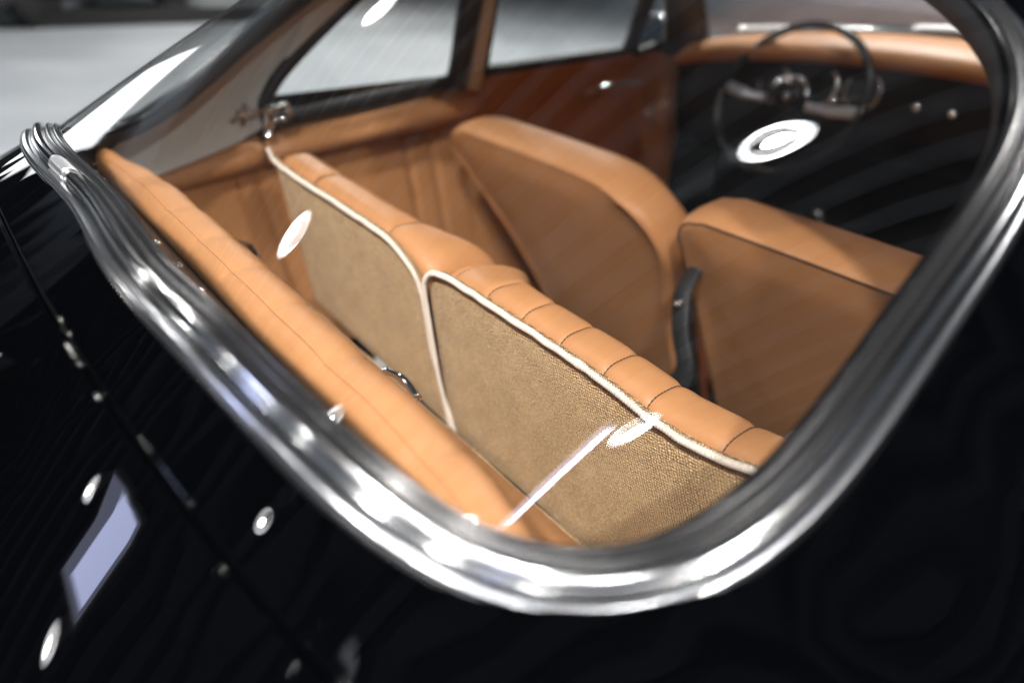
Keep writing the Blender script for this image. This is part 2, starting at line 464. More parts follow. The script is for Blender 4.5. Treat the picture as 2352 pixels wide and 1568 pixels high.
def rim_sweep(prof, name, m, parent, idx=None):
    prof = np.array(prof); rows = range(NC) if idx is None else idx
    V = np.array([[C[i % NC] + u * O[i % NC] + h * NN[i % NC] for u, h in prof] for i in rows]).reshape(-1, 3)
    n = len(list(rows))
    F = [f[::-1] for f in grid_faces(n, len(prof), idx is None, False)]
    return link(name, V, F, m, parent)

def arc(u0, u1, h0, hp, n=9):
    return [(u0 + (u1 - u0) * t, h0 + (hp - h0) * math.sin(math.pi * t) ** .7) for t in np.linspace(0, 1, n)]
rw = bpy.data.objects.new('rear_window', None); COL.objects.link(rw); rw.parent = car
rim_sweep([(0, -.004), (-.0005, .001)] + arc(0, .0052, .001, .0044, 8) + [(.0056, .0016)] + arc(.006, .0118, .0018, .0062, 8) + [(.0123, .002), (.0127, 0)]
          + [(.0238, 0), (.0240, .0010), (.0355, .0010), (.0362, .0), (.0364, -.012)], 'seal', M['rubber'], rw)
rim_sweep([(.0258, .0005), (.0260, .0024)] + arc(.0262, .0345, .0026, .0048, 12) + [(.0348, .002), (.0349, .0005)], 'outer_trim', M['trim'], rw)
BEAD = [(.0125, .001), (.0127, .0040)] + arc(.0129, .0236, .0042, .0092, 15) + [(.0239, .0045), (.0240, .001)]
rim_sweep(BEAD, 'chrome_trim', M['alu'], rw)
rim_sweep(arc(-.002, .030, -.008, -.020, 11), 'inner_seal', M['rubber_dull'], rw)
# joining sleeve over the trim near the middle
def sleeve():
    out = [(.0110, .001), (.0112, .0054)] + arc(.0116, .0248, .0056, .0112, 15) + [(.0252, .0060), (.0254, .001)]
    xs_ = np.linspace(-.098, -.056, 12); k0 = np.arange(NC - 40, NC)
    V = []
    for q, x in enumerate([xs_[0]] + list(xs_) + [xs_[-1]]):
        fi = np.interp(x, C[k0, 0], k0); i0 = int(fi); t = fi - i0; i1 = (i0 + 1) % NC
        c, o, n = C[i0] * (1 - t) + C[i1] * t, O[i0] * (1 - t) + O[i1] * t, NN[i0] * (1 - t) + NN[i1] * t
        V += [c + u * o + h * n for u, h in (BEAD if q in (0, 13) else out)]
    return link('trim_clip', V, [f[::-1] for f in grid_faces(14, len(BEAD))], M['clip'], rw)
sleeve()

# ---- glass
# smooth convex pane: even polynomial in x, cubic in y, through the window line and a centre profile
def pane_terms(x, y): return np.stack([(x * 2) ** (2 * i) * (y * 4) ** j for i in range(3) for j in range(4) if i + j / 1.5 <= 3], -1)
gp = np.vstack([C] + [[(0, y, z) for y, z in ((-.28, 1.035), (-.22, 1.076), (-.12, 1.136), (-.02, 1.189), (.08, 1.234), (.16, 1.262))]] * 6)
PT = pane_terms(gp[:, 0], gp[:, 1]); PCO = np.linalg.solve(PT.T @ PT + 1e-3 * np.eye(PT.shape[1]), PT.T @ gp[:, 2])
GS = lambda x, y: pane_terms(np.asarray(x, float), np.asarray(y, float)) @ PCO
gc = np.array([0, -.07]); V = []; rings = np.linspace(1.008, 0.0, 34)
for s in rings[:-1]:
    q = gc + (C[:, :2] - gc) * s; z = GS(q[:, 0], q[:, 1])
    V.append(np.column_stack([q, z]))
V.append(np.array([[gc[0], gc[1], float(GS(np.array([gc[0]]), np.array([gc[1]]))[0])]]))
nr = len(rings) - 1
F = grid_faces(nr, NC, False, True) + [((nr - 1) * NC + j, nr * NC, (nr - 1) * NC + (j + 1) % NC) for j in range(NC)]
Vg = np.vstack(V)
glass_o = link('glass', Vg, [f[::-1] for f in F], M['glass'], rw, normals=surf_normals(GS, Vg[:, 0], Vg[:, 1]))

# ---- body skin (height field through the window's outer line)
OUT = C + SW * O - .002 * NN
bp = [tuple(q) for q in OUT[::8]] + [tuple(q) for q in (OUT + .03 * O - np.array([0, 0, .002]))[::12] if q[1] < .1 or abs(q[0]) < .3]
for x, y, z in [(0, -.45, .950), (.3, -.45, .937), (.5, -.45, .890), (.66, -.45, .81), (.78, -.45, .68), (.84, -.45, .48),
                (0, -.62, .880), (.3, -.62, .862), (.52, -.62, .805), (.68, -.62, .715), (.80, -.62, .53),
                (0, -.85, .76), (.35, -.85, .73), (.6, -.85, .65), (.76, -.85, .48), (.42, -.36, .930),
                (0, -1.2, .46), (.4, -1.2, .42), (.7, -1.15, .25),
                (.50, -.34, .91), (.55, -.28, .912), (.62, -.25, .885), (.70, -.2, .83), (.79, -.2, .70), (.845, -.2, .48),
                (.675, -.08, .92), (.72, -.02, .825), (.79, 0, .72), (.845, 0, .48),
                (.665, .06, 1.0), (.71, .06, .91), (.58, .16, 1.12), (.62, .16, 1.05), (.55, .3, 1.18), (.575, .4, 1.13), (.48, .4, 1.235), (.3, .4, 1.29), (0, .4, 1.312),
                (0, .8, 1.32), (.3, .8, 1.30), (.48, .8, 1.24), (.57, .8, 1.13), (0, 1.12, 1.27), (.3, 1.1, 1.255), (.5, 1.05, 1.17)]:
    bp += [(x, y, z)] + ([(-x, y, z)] if x else [])
BT = tps_fit(bp, 1.5e-3)
# the tail itself: one smooth convex polynomial, settled onto the window line
tail = []
for x, y, z in [(0, -.45, .936), (.2, -.45, .928), (.35, -.45, .902), (.5, -.45, .855), (.6, -.45, .81), (.68, -.45, .755), (0, -.62, .843), (.3, -.62, .822), (.52, -.62, .757),
                (.66, -.62, .68), (0, -.85, .70), (.35, -.85, .668), (.6, -.85, .59), (0, -1.1, .52), (.4, -1.1, .48), (.6, -.30, .882), (.68, -.28, .832)]:
    tail += [(x, y, z), (-x, y, z)]
TA = np.array([tuple(q) for q in OUT if q[1] < -.16] + tail * 3)
def tail_terms(x, y): return np.stack([(x * 1.6) ** (2 * i) * ((y + .6) * 2) ** j for i in range(3) for j in range(4) if i + j <= 3], -1)
TM = tail_terms(TA[:, 0], TA[:, 1]); TCO = np.linalg.solve(TM.T @ TM + 1e-4 * np.eye(TM.shape[1]), TM.T @ TA[:, 2])
TRES = OUT[:, 2] - tail_terms(OUT[:, 0], OUT[:, 1]) @ TCO
kh = np.hanning(49)[1:-1]; kh /= kh.sum(); TRES = np.convolve(np.concatenate([TRES[-23:], TRES, TRES[:23]]), kh, 'valid')
def BS(x, y):
    x = np.asarray(x, float); y = np.asarray(y, float)
    d = np.sqrt((x[..., None] - OUT[::3, 0]) ** 2 + (y[..., None] - OUT[::3, 1]) ** 2)
    w = np.exp(-(d / .018) ** 2) + 1e-30; near = (w * TRES[::3]).sum(-1) / w.sum(-1)
    dm = d.min(-1)
    zt = tail_terms(x, y) @ TCO + near * np.exp(-(dm / .10) ** 2)
    s = np.clip((y + .26) / .14, 0, 1); s = s * s * (3 - 2 * s)
    e = np.clip((np.abs(x) - .66) / .10, 0, 1); s = np.maximum(s, e * e * (3 - 2 * e))
    return zt * (1 - s) + BT(x, y) * s
hb = [(0, -1.25), (.35, -1.24), (.62, -1.15), (.78, -.95), (.845, -.6), (.86, -.1), (.80, .01), (.70, .03), (.655, .07), (.615, .15), (.59, .25), (.58, .4), (.575, .75), (.55, 1.0), (.4, 1.1), (0, 1.16)]
ob = np.array(hb + [(-x, y) for x, y in hb[::-1][1:-1]]); ob = resample(catmull(ob, 6, True), 220, True)
def rrect(x0, x1, y0, y1, r, n=10):
    P = []
    for cx, cy, a0 in ((x1 - r, y1 - r, 0), (x0 + r, y1 - r, 90), (x0 + r, y0 + r, 180), (x1 - r, y0 + r, 270)):
        for a in np.linspace(a0, a0 + 90, n): P.append((cx + r * math.cos(R(a)), cy + r * math.sin(R(a))))
    return resample(np.array(P), 240, True)
def lidline(off):
    top = [(x, -.388 + .0365 * (abs(x) / .425) ** 2.8) for x in np.linspace(-.45, .45, 31)]
    h = [(.478, -.338), (.500, -.350), (.512, -.38), (.518, -.5), (.52, -.8), (.51, -1.0), (.45, -1.10), (.33, -1.14)]
    P = np.array(top + h + [(-x, y) for x, y in h[::-1]])[::-1]
    P = resample(catmull(P, 6, True), 360, True)
    c = P.mean(0); t = unit(np.roll(P, -1, 0) - np.roll(P, 1, 0)); n = np.stack([t[:, 1], -t[:, 0]], 1)
    return P + n * off
win_hole = (OUT[:, :2] - .0 * O[:, :2])[::2]
def skin(name, outer, holes, step, m, parent, dz=0, lips=()):
    P, F = region_mesh(outer, holes, step)
    z = BS(P[:, 0], P[:, 1]); N = surf_normals(BS, P[:, 0], P[:, 1])
    V = np.column_stack([P, z + dz]); n0 = len(V); VV = [V]; NNs = [N]; FF = list(F)
    for line, inward in lips:               # rolled edge at a shut line
        z = BS(line[:, 0], line[:, 1]); sn = surf_normals(BS, line[:, 0], line[:, 1])
        t = unit(np.roll(line, -1, 0) - np.roll(line, 1, 0)); nd = np.stack([t[:, 1], -t[:, 0]], 1) * inward
        nd3 = np.column_stack([nd, np.zeros(len(nd))]); nd3 = unit(nd3 - sn * (nd3 * sn).sum(1)[:, None])
        base = np.column_stack([line, z + dz]); rr = .0034; A = np.linspace(0, math.pi / 2, 6)
        rows = [base + rr * math.sin(a) * nd3 - rr * (1 - math.cos(a)) * sn for a in A] + [base + rr * nd3 - .012 * sn]
        nrm = [unit(math.cos(a) * sn + math.sin(a) * nd3) for a in A] + [nd3]
        st = sum(len(q) for q in VV); n = len(line)
        VV.append(np.vstack(rows)); NNs.append(np.vstack(nrm))
        g = grid_faces(len(rows), n, False, True, st)
        FF += g if inward > 0 else [q[::-1] for q in g]
    return link(name, np.vstack(VV), FF, m, parent, normals=np.vstack(NNs))
lid_out = lidline(0.005); lid_in = lidline(-0.0012)
body = skin('body', ob, [win_hole, lid_out], .03, M['paint'], car, lips=[(lid_out, -1)])
lid = skin('engine_lid', lid_in, [], .03, M['paint'], car, lips=[(lid_in, 1)])
gut = lidline(0.002); gut = gut[::2]
v, f = tube(np.column_stack([gut, BS(gut[:, 0], gut[:, 1]) - .0125]), .006, 6, closed=True); link('lid_seal', v, f, M['rubber_dull'], car)

# lower flanks, scuttle, bonnet
def flank(sg):
    yy = np.array([-.1, 0, .3, .6, 1.0, 1.3, 1.6, 1.9]); prof = [(.672, .925), (.70, .905), (.745, .85), (.79, .76), (.825, .62), (.83, .45), (.80, .32), (.74, .24)]
    V = [(sg * (x - .02 * max(0, y - 1.0) - (.0 if y > .05 else 0)), y, z + .03 * max(0, min(1, (y) / 1.2)) * (z > .8)) for y in yy for x, z in prof]
    return link('side_panel', V, grid_faces(len(yy), len(prof)) if sg < 0 else [q[::-1] for q in grid_faces(len(yy), len(prof))], M['paint'], car)
flank(-1); flank(1)
gx = np.linspace(-.78, .78, 40); gy = np.linspace(1.50, 3.35, 36); X, Y = np.meshgrid(gx, gy)
tt = (Y - 1.5) / 1.85
Zh = 1.005 - .02 * (Y - 1.5) - .13 * tt ** 2 - .42 * X ** 2 * (1 - .3 * tt) + .075 * np.exp(-((np.abs(X) - .62) / .12) ** 2) * tt ** .5 - .5 * np.clip(tt - .8, 0, 1) ** 1.2
link('bonnet', np.stack([X, Y, Zh], -1).reshape(-1, 3), [q[::-1] for q in grid_faces(36, 40)], M['paint'], car)
# roof lining
ql = np.stack(np.meshgrid(np.linspace(-.52, .52, 24), np.linspace(.24, 1.08, 20)), -1)
zl = BS(ql[..., 0], ql[..., 1]) - .03
link('roof_lining', np.column_stack([ql.reshape(-1, 2), zl.ravel()]), grid_faces(20, 24), M['headliner'], car)

# ---- dark ledge under the glass with its screws
ii = [i % NC for i in range(-77, 78)]
LI = C[ii]
LA = LI + .012 * O[ii] - .012 * NN[ii]
xs = LI[:, 0]
roll_y = lambda x: -.247 - .010 * np.clip((np.abs(x) - .30) / .2, 0, 1)
roll_z = lambda x: .925 + .012 * np.clip((np.abs(x) - .42) / .08, 0, 1)
LB = np.column_stack([np.clip(xs, -.49, .49), roll_y(xs) + .002, roll_z(xs) - .030])
LM = LA * .4 + LB * .6 + [0, 0, -.004]
rows = [LA, LM, LB, LB + [0, .012, -.03]]
ledge = link('window_ledge', np.vstack(rows), grid_faces(4, len(ii)), M['paint_in'], car)
for i in range(-8, 8):
    x = -.006 + .0612 * i
    k_ = int(np.argmin(np.abs(LM[:, 0] - x))); q_ = LM[k_]
    v, f = ball((x, q_[1], q_[2] + .0015), .0048, 14, (1, 1, .6)); link('screw', v, f, M['chrome'], ledge)

# ---- padded leather roll on top of the bulkhead
n = 220; X = np.linspace(-.53, .462, n); pr = []
a = np.linspace(math.pi * 1.05, -.05 * math.pi, 22)
V = []
for x in X:
    yb = float(roll_y(np.array(x))); zt = float(roll_z(np.array(x)))
    tp = 1 - .85 * max(0, (abs(x) - .33) / .20) ** 1.6
    rip = -.0045 * (1 - abs(math.sin(math.pi * (x + .03 * math.sin(x * 9)) / .112)) ** .45) + .0007 * math.sin(x * 71 + 2)
    wdt = (.027 + .005 * math.exp(-((x + .05) / .25) ** 2) + rip * .6) * tp
    cy = yb + .028 * tp; cz = zt - .027
    row = [(x, cy - .036 * math.cos(math.pi - t) * 1 if False else cy + wdt * math.cos(t) * (1 if t < math.pi / 2 else .028 * tp / wdt), cz + (.024 + rip) * math.sin(t)) for t in a]
    row = [(x, yb - .002, zt - .06)] + row + [(x, cy + wdt + .002, cz - .05), (x, -.130, .803), (x, -.112, .796), (x, -.106, .785), (x, -.104, .60)]
    V += row
rl_ = link('bulkhead_roll', V, [q for q in grid_faces(n, 28)], M['leather'], car)

VR = np.array(V).reshape(n, 28, 3)
for row_, up_ in ((9, 0),):
    v, f = tube(VR[::2, row_] + [0, 0, .0002], .0009, 6); link('roll_seam', v, f, M['thread' if row_ == 18 else 'leather'], rl_)
# ---- luggage shelf carpet
def shelf():
    prof = [(-.103, .60), (-.10, .618), (-.06, .622), (-.012, .63), (.004, .634), (.014, .628), (.018, .612), (.016, .55)]
    xx = np.linspace(-.46, .47, 40)
    V = [(x, y, z + .002 * math.sin(x * 30)) for x in xx for y, z in prof]
    return link('luggage_shelf', V, [q for q in grid_faces(40, len(prof))], M['carpet'], car)
sh = shelf()
for x0, x1 in ((.071, .134), (-.335, -.272)):
    P = catmull([(x0, -.112, .801), ((x0 + x1) / 2, -.109, .8055), (x1, -.112, .801)], 8)
    v, f = tube(P, .0050, 12, flat=.8); link('latch', v, f, M['chrome'], sh)

# ---- rear seat backs
def seat_back(sg_left):
    t = bpy.data.objects.new('rear_seat_back', None); COL.objects.link(t); t.parent = car
    if sg_left:
        topz = [(-.463, .893), (-.452, .882), (-.438, .877), (-.40, .874), (-.36, .872), (-.262, .871), (-.174, .870), (-.12, .868), (-.085, .860), (-.06, .849), (-.045, .836), (-.035, .815), (-.031, .78), (-.026, .72), (.004, .60)]
        left = [(-.463, .893), (-.455, .80), (-.443, .70), (-.430, .60)]
    else:
        topz = [(-.002, .60), (-.014, .66), (-.021, .72), (-.024, .78), (-.025, .822), (-.022, .838), (-.012, .851), (.004, .860), (.026, .863), (.085, .8635), (.158, .8625), (.224, .861), (.281, .857), (.334, .8505), (.371, .851), (.401, .855), (.435, .865), (.47, .872)]
        left = [(.47, .872), (.47, .60)]
    yp = lambda z: .125 * (.86 - z)
    path = catmull([(x, yp(z), z) for x, z in topz], 10)
    poly = np.vstack([path[:, [0, 2]], (resample(np.array(left)[::-1], 12)[:-1] if sg_left else resample(np.array(left), 12)[1:])])
    if sg_left: poly = np.vstack([path[:, [0, 2]], resample(np.array(left)[::-1], 12)[1:-1]])
    P, F = region_mesh(poly, [], .02)
    y = yp(P[:, 1]); d = dist_poly(P, poly)
    pan = np.column_stack([P[:, 0], y - .004 * np.clip(d / .02, 0, 1) ** .5 + .003, P[:, 1]])
    back = np.column_stack([P[:, 0], y + .006, P[:, 1]])
    link('carpet_panel', np.vstack([pan, back]), [q for q in F] + [tuple(i + len(P) for i in q)[::-1] for q in F], M['carpet'], t)
    # corded piping with twisted ribs
    L = np.linalg.norm(np.diff(path, axis=0), axis=1).sum(); m = int(L / .00042)
    Q = resample(path, m); cx = path.mean(0)
    wob = np.interp(np.arange(m), np.arange(0, m + 40, 40), rng.normal(0, .0006, len(np.arange(0, m + 40, 40))))
    Q[:, 2] += wob
    lump = 0.0 if sg_left else .26
    xr = .246 if not sg_left else -.33
    rad = .0033 * (1 + lump * np.exp(-((Q[:, 0] - xr) / .006) ** 2) - .10 * np.exp(-((Q[:, 0] - xr - .012) / .004) ** 2))
    Q[:, 1] -= .0035
    pitch = .0031
    v, f = tube(Q, rad, 12, up=(0, 1, 0), rib=lambda i, a: .20 * math.cos(2 * math.pi * i * .00042 / pitch + a * 1.0) - .03)
    link('piping', v, f, M['piping'], t)
    # flat sewn tape edge below the cord
    inw = np.column_stack([Q[:, 0], Q[:, 1] + .002, Q[:, 2]])
    tt_ = unit(np.gradient(Q[:, [0, 2]], axis=0)); nn = np.stack([tt_[:, 1], -tt_[:, 0]], 1)
    q = Q[::6].copy(); q[:, 0] += nn[::6, 0] * .0052; q[:, 2] += nn[::6, 1] * .0052; q[:, 1] += .0002
    v, f = tube(q, .0011, 6, up=(0, 1, 0)); link('piping_seam', v, f, M['thread'], t)
    # leather over the top in stitched segments
    if sg_left:
        xa, xb = -.476, -.026; seams = [-.345, -.128]
    else:
        xa, xb = -.026, .49; seams = [.010, .082, .144, .203, .263, .318, .398]
    zc = lambda x: np.interp(x, [p[0] for p in topz if p[1] > .8], [p[1] for p in topz if p[1] > .8])
    zc_flat = lambda x: np.interp(x, [-.47, -.3, -.12, 0, .1, .24, .34, .42, .49], [.878, .871, .867, .862, .8635, .860, .851, .858, .87])
    edges = [xa] + seams + [xb]
    for a, b in zip(edges[:-1], edges[1:]):
        nn_ = max(10, int((b - a) / .003)); V = []
        tj = np.linspace(0, 1, 26)
        for k in range(nn_ + 1):
            u = k / nn_; x = a + (b - a) * u
            puff = 1 - .05 * abs(2 * u - 1) ** 8 if (b - a) < .2 else 1 - .10 * max(math.exp(-(x - a) / .006), math.exp(-(b - x) / .006))
            if abs(a - xa) < 1e-6 and u < .5 : puff = 1 - .10 * math.exp(-(b - x) / .006)
            if abs(b - xb) < 1e-6 and u > .5 : puff = 1 - .10 * math.exp(-(x - a) / .006)
            inner = math.exp(-((x + .02) / .075) ** 2)
            ee = (xb - x) if sg_left else (x - xa)
            r_end = .055
            e = 1 if ee > r_end else (1 - (1 - ee / r_end) ** 2.6) ** (1 / 2.6)
            if sg_left and x - xa < .035: e = min(e, (1 - (1 - (x - xa) / .035) ** 2.4) ** (1 / 2.4))
            e = max(e, .02)
            dep = (.066 + .085 * inner) * (puff * .5 + .5)
            zt = zc_flat(x) + .0055 * puff - .006 * inner
            zt = zt - .006 * (1 - puff) / .1
            hh = .050
            for tq in tj:
                if tq < .75:
                    ang = math.pi - (math.pi) * (tq / .75)
                    c_, s_ = math.cos(ang), math.sin(ang)
                    ex = .62
                    yy = math.copysign(abs(c_) ** ex, c_); zz = abs(s_) ** ex
                    y = .005 + dep / 2 * e ** .5 + dep / 2 * e * yy
                    z = zt - hh * (1 - zz * e) - (1 - e) * .01 - .035 * max(0, yy * .5 + .5) ** 2 * inner
                else:
                    q_ = (tq - .75) / .25
                    y = .005 + dep / 2 * e ** .5 + dep / 2 * e - .02 * q_ * e; z = zt - hh - .22 * q_ - (1 - e) * .01 - .035 * inner
                # lean with the back
                V.append((x, y + .125 * (.86 - z) * .6, z))
        o = link('roll_segment', V, [q for q in grid_faces(nn_ + 1, 26)], M['leather'], t)
        if a in seams:
            row = np.array(V[:26]); row = row[1:20]
            st = catmull(row, 5); c0 = st.mean(0)
            # broken line of stitches
            mb = MB(); seg = resample(st, 60)
            for s_i in range(0, 58, 2):
                vv, ff = tube(seg[s_i:s_i + 2] + [0, 0, .0004], .0007, 5, up=(1, 0, 0)); mb.add(vv, ff)
            mb.build('stitch_line', M['thread'], o)
            vv, ff = tube(st, .00045, 6, up=(1, 0, 0))
            link('seam', vv, ff, M['thread'], o)
    return t
seat_back(True); seat_back(False)

# ---- front seats
def front_seat(x0, x1, zt, cut_l, cut_r, taper_l, taper_r, yb=.42, yf=.53):
    t = bpy.data.objects.new('front_seat', None); COL.objects.link(t); t.parent = car
    zb = .30
    pts = []
    # outline (x, z) clockwise from bottom left
    pts += [(x0 + taper_l, zb), (x0 + taper_l * .62, .60), (x0 + taper_l * .22, .74)]
    rl, rr = cut_l, cut_r
    pts += [(x0, zt - rl), (x0 + rl * .08, zt - rl * .55), (x0 + rl * .32, zt - rl * .2), (x0 + rl * .8, zt - .004)]
    pts += [(x0 + rl * 1.4, zt), ((x0 + x1) / 2, zt + .002), (x1 - rr * 1.4, zt)]
    pts += [(x1 - rr * .8, zt - rr * .10), (x1 - rr * .34, zt - rr * .32), (x1 - rr * .1, zt - rr * .62), (x1, zt - rr * 1.0)]
    pts += ([(x1 - taper_r * .25, .74)] if rr < .08 else [(x1 - taper_r * .3, .68)]) + [(x1 - taper_r * .62, .58), (x1 - taper_r, zb)]
    pl = resample(catmull(pts, 8), 120); m = len(pl)
    cen = np.array([(x0 + x1) / 2, .62])
    rows = []
    for s in np.linspace(0.001, .97, 10):
        q = cen + (pl - cen) * s; pill = -.010 * (1 - s ** 3)
        rows.append(np.column_stack([q[:, 0], np.full(m, yb) + pill + .012 * (1 - s) ** .8 * 0, q[:, 1]]))
    tn = unit(np.gradient(pl, axis=0)); nrm = np.stack([-tn[:, 1], tn[:, 0]], 1)
    for s, off in [(-.004, .0), (.004, .006), (.02, .011), (.05, .013), (.08, .011), (.10, .004), (.112, -.012), (.118, -.04)]:
        q = pl + nrm * off; yy = yb + s * (yf - yb) / .11
        rows.append(np.column_stack([q[:, 0], np.full(m, yy), q[:, 1] + .16 * max(0, s) * np.clip((q[:, 1] - .7) / .15, 0, 1)]))
    for rw_ in rows: rw_[:, 1] += .54 * np.clip(.84 - rw_[:, 2], 0, 1)
    b = link('backrest', np.vstack(rows), grid_faces(len(rows), m, False, True), M['leather'], t)
    v, f = tube(np.column_stack([pl[:, 0], yb - .004 + .54 * np.clip(.84 - pl[:, 1], 0, 1), pl[:, 1] ]), .0014, 6, up=(0, 1, 0)); link('seam', v, f, M['thread'] if x0 > 0 else M['leather'], b)
    # seat cushion ahead
    cx = (x0 + x1) / 2; V, F = box((cx, yf + .42, .38), (.46, .48, .16), bev=.04); link('cushion', V, F, M['leather'], t)
    return t
s1 = front_seat(-.575, -.020, .858, .055, .11, .16, .05)
s2 = front_seat(.030, .590, .858, .045, .06, .015, .16)
# black strap and buckle between them
P = catmull([(.050, .46, .765), (.062, .420, .735), (.082, .405, .682), (.106, .400, .635), (.100, .400, .600), (.075, .41, .575)], 8)
v, f = tube(P, .017, 8, up=(0, 1, 0), flat=.35); st = link('seat_belt', v, f, M['webbing'], car)
v, f = box((.082, .455, .60), (.010, .03, .28), (.30, 0, -.35), bev=.008); link('recliner', v, f, M['black'], s2)
v, f = ball((.068, .402, .727), .006); link('buckle', v, f, M['chrome'], st)

# ---- left side trim
def SX(y, z): return -.665 + .4 * (z - .92) - .08 * max(0, 0.55 - y) * -1 if y < .55 else -.665 + .4 * (z - .92)
def Sx(y, z): return -.665 + .4 * (z - .92) + .08 * max(0.0, .55 - y)
def side_roll(sg, ys, z0, z1, r_in, name='side_roll'):
    V = []; A = np.linspace(-.5 * math.pi, .75 * math.pi, 16)
    for k, y in enumerate(ys):
        zt = np.interp(y, [-.2, -.13, -.03, .096, .235, .447, .567], [.832, .838, .853, .869, .877, .904, .917])
        zb_ = np.interp(y, [-.2, -.09, .02, .19, .35, .47, .6], [.777, .787, .796, .812, .822, .828, .845])
        c = (zt + zb_) / 2; h = (zt - zb_) / 2; xx = -.700 + .045 * max(0, .45 - y)
        e = 1 - .25 * (k in (0, len(ys) - 1))
        V += [(sg * (xx + r_in * math.cos(t) * e), y, c + h * math.sin(t) * 1.02) for t in A]
    return link(name, V, [q if sg > 0 else q[::-1] for q in grid_faces(len(ys), 16)], M['leather'], car)
def sided(sg):
    r1 = side_roll(sg, np.linspace(-.20, .055, 12), 0, 0, .050)
    r2 = side_roll(sg, np.linspace(.058, .575, 20), 0, 0, .058)
    # quarter trim panel with pleats: y, z grid
    yy = np.linspace(-.20, .60, 130); zz = np.linspace(.35, .84, 20); V = []
    for y in yy:
        for z in zz:
            lean = (.84 - z) * .22
            d = .0
            for ys_, wd, dp in ((.038, .006, .010), (.385, .006, .012), (.453, .006, .010), (.54, .005, .006)):
                d += dp * math.exp(-(((y - lean * .9) - ys_) / wd) ** 2)
            x = -.712 + .060 * max(0, .45 - y) + .007 * math.sin(max(0, min(1, (z - .35) / .49)) * math.pi) - d
            V.append((sg * x, y, z))
    link('quarter_trim', V, [q if sg > 0 else q[::-1] for q in grid_faces(130, 20)], M['leather'], car)
sided(-1) ; sided(1)

# ---- inner cheek of the rear pillar (headliner) with quarter window
def cheek(sg):
    ir = np.linspace(64, 137 if sg < 0 else 84, 20).astype(int); idx = list(ir) if sg > 0 else [NC - i for i in ir]
    A = np.array([C[i] + .027 * O[i] - .016 * NN[i] for i in idx])
    B = resample(catmull(mirror([(.55, -.33, .80), (.60, -.2, .82), (.635, -.05, .845), (.642, .05, .875), (.630, .066, .905), (.622, .064, .93), (.608, .083, .969), (.592, .129, 1.018), (.575, .191, 1.074), (.568, .216, 1.094), (.56, .244, 1.122), (.545, .30, 1.155), (.50, .34, 1.19), (.40, .34, 1.24)]), 6), len(A))
    if sg > 0: B = resample(mirror(B)[:14], len(A))
    V = []; K = 10
    for k in range(K + 1):
        s = k / K; V += list(A * (1 - s) + B * s + (np.array([-sg * .012, 0, 0]) * 4 * s * (1 - s) if sg > 0 else np.array([-.066, 0, .006]) * math.sin(math.pi * s ** .60)))
    link('pillar_lining', V, grid_faces(K + 1, len(A)), M['headliner'], car)
    if sg < 0:
        V2 = [np.array(q) + [-.013, -.002, .007] for q in V]
        link('pillar_skin', V2, grid_faces(K + 1, len(A)), M['paint'], car)
cheek(-1); cheek(1)

def frame_loop(pts, r, name, m, parent, flat=1.0, closed=True, k=8):
    v, f = tube(pts, r, k, up=(1, 0, 0), closed=closed, flat=flat); return link(name, v, f, m, parent)
def window(name, yz, parent, r=.012):
    pts = catmull([(Sx(y, z) if y < .55 else -.665 + .4 * (z - .92), y, z) for y, z in yz], 8, True)
    wq = bpy.data.objects.new(name, None); COL.objects.link(wq); wq.parent = parent
    cen = pts.mean(0); V = np.vstack([pts, cen]); n = len(pts)
    link('glass', V, [(i, (i + 1) % n, n) for i in range(n)], M['glass'], wq, smooth=False)
    frame_loop(pts, r, 'frame', M['rubber_dull'], wq)
    return wq, pts
qw, qpts = window('quarter_window', [(.073, .893), (.058, .915), (.064, .94), (.083, .972), (.129, 1.020), (.191, 1.076), (.25, 1.12), (.33, 1.16), (.40, 1.165), (.455, 1.14), (.470, 1.06), (.482, .97), (.482, .938), (.47, .930), (.26, .910), (.12, .898)], car)
dw, dpts = window('door_window', [(.575, .945), (.566, .96), (.545, 1.09), (.535, 1.15), (.56, 1.18), (.8, 1.19), (.97, 1.17), (1.00, 1.10), (1.022, .985), (1.015, .968), (.98, .964), (.78, .954)], car)
vw, vpts = window('vent_window', [(1.055, .968), (1.035, 1.09), (1.02, 1.16), (1.06, 1.15), (1.10, 1.09), (1.17, 1.0), (1.19, .972), (1.12, .970)], car)
# frame bars outside the glass: sill rail under the windows, rails and pillars
mb = MB()
for P, r in [([(-.668, -.0, .880), (-.652, .26, .898), (-.663, .49, .922)], .008)]:
    v, f = tube(catmull(P, 8), r, 8); mb.add(v, f)
mb.build('sill_rail', M['paint_in'], qw)
# B pillar with its beige trim and knob
bpil = bpy.data.objects.new('door_pillar', None); COL.objects.link(bpil); bpil.parent = car
def slab(pts4, th, name, m, parent):
    P = np.array(pts4, float); n = unit(np.cross(P[1] - P[0], P[3] - P[0]))
    V = np.vstack([P, P - n * th]); F = [(0, 1, 2, 3), (7, 6, 5, 4), (0, 4, 5, 1), (1, 5, 6, 2), (2, 6, 7, 3), (3, 7, 4, 0)]
    o = link(name, V, F, m, parent, smooth=False)
    bv = o.modifiers.new('b', 'BEVEL'); bv.width = .003; bv.segments = 2
    return o
def sp(y, z, dx=0): return (-.665 + .4 * (z - .92) + dx, y, z)
slab([sp(.488, .925, .006), sp(.530, .925, .006), sp(.505, 1.18, .006), sp(.463, 1.18, .006)], .02, 'post', M['rubber_dull'], bpil)
slab([sp(.531, .90, .012), sp(.566, .90, .012), sp(.541, 1.18, .012), sp(.506, 1.18, .012)], .02, 'trim', M['headliner'], bpil)
v, f = ball((-.640, .535, .955), .007); link('knob', v, f, M['chrome'], bpil)
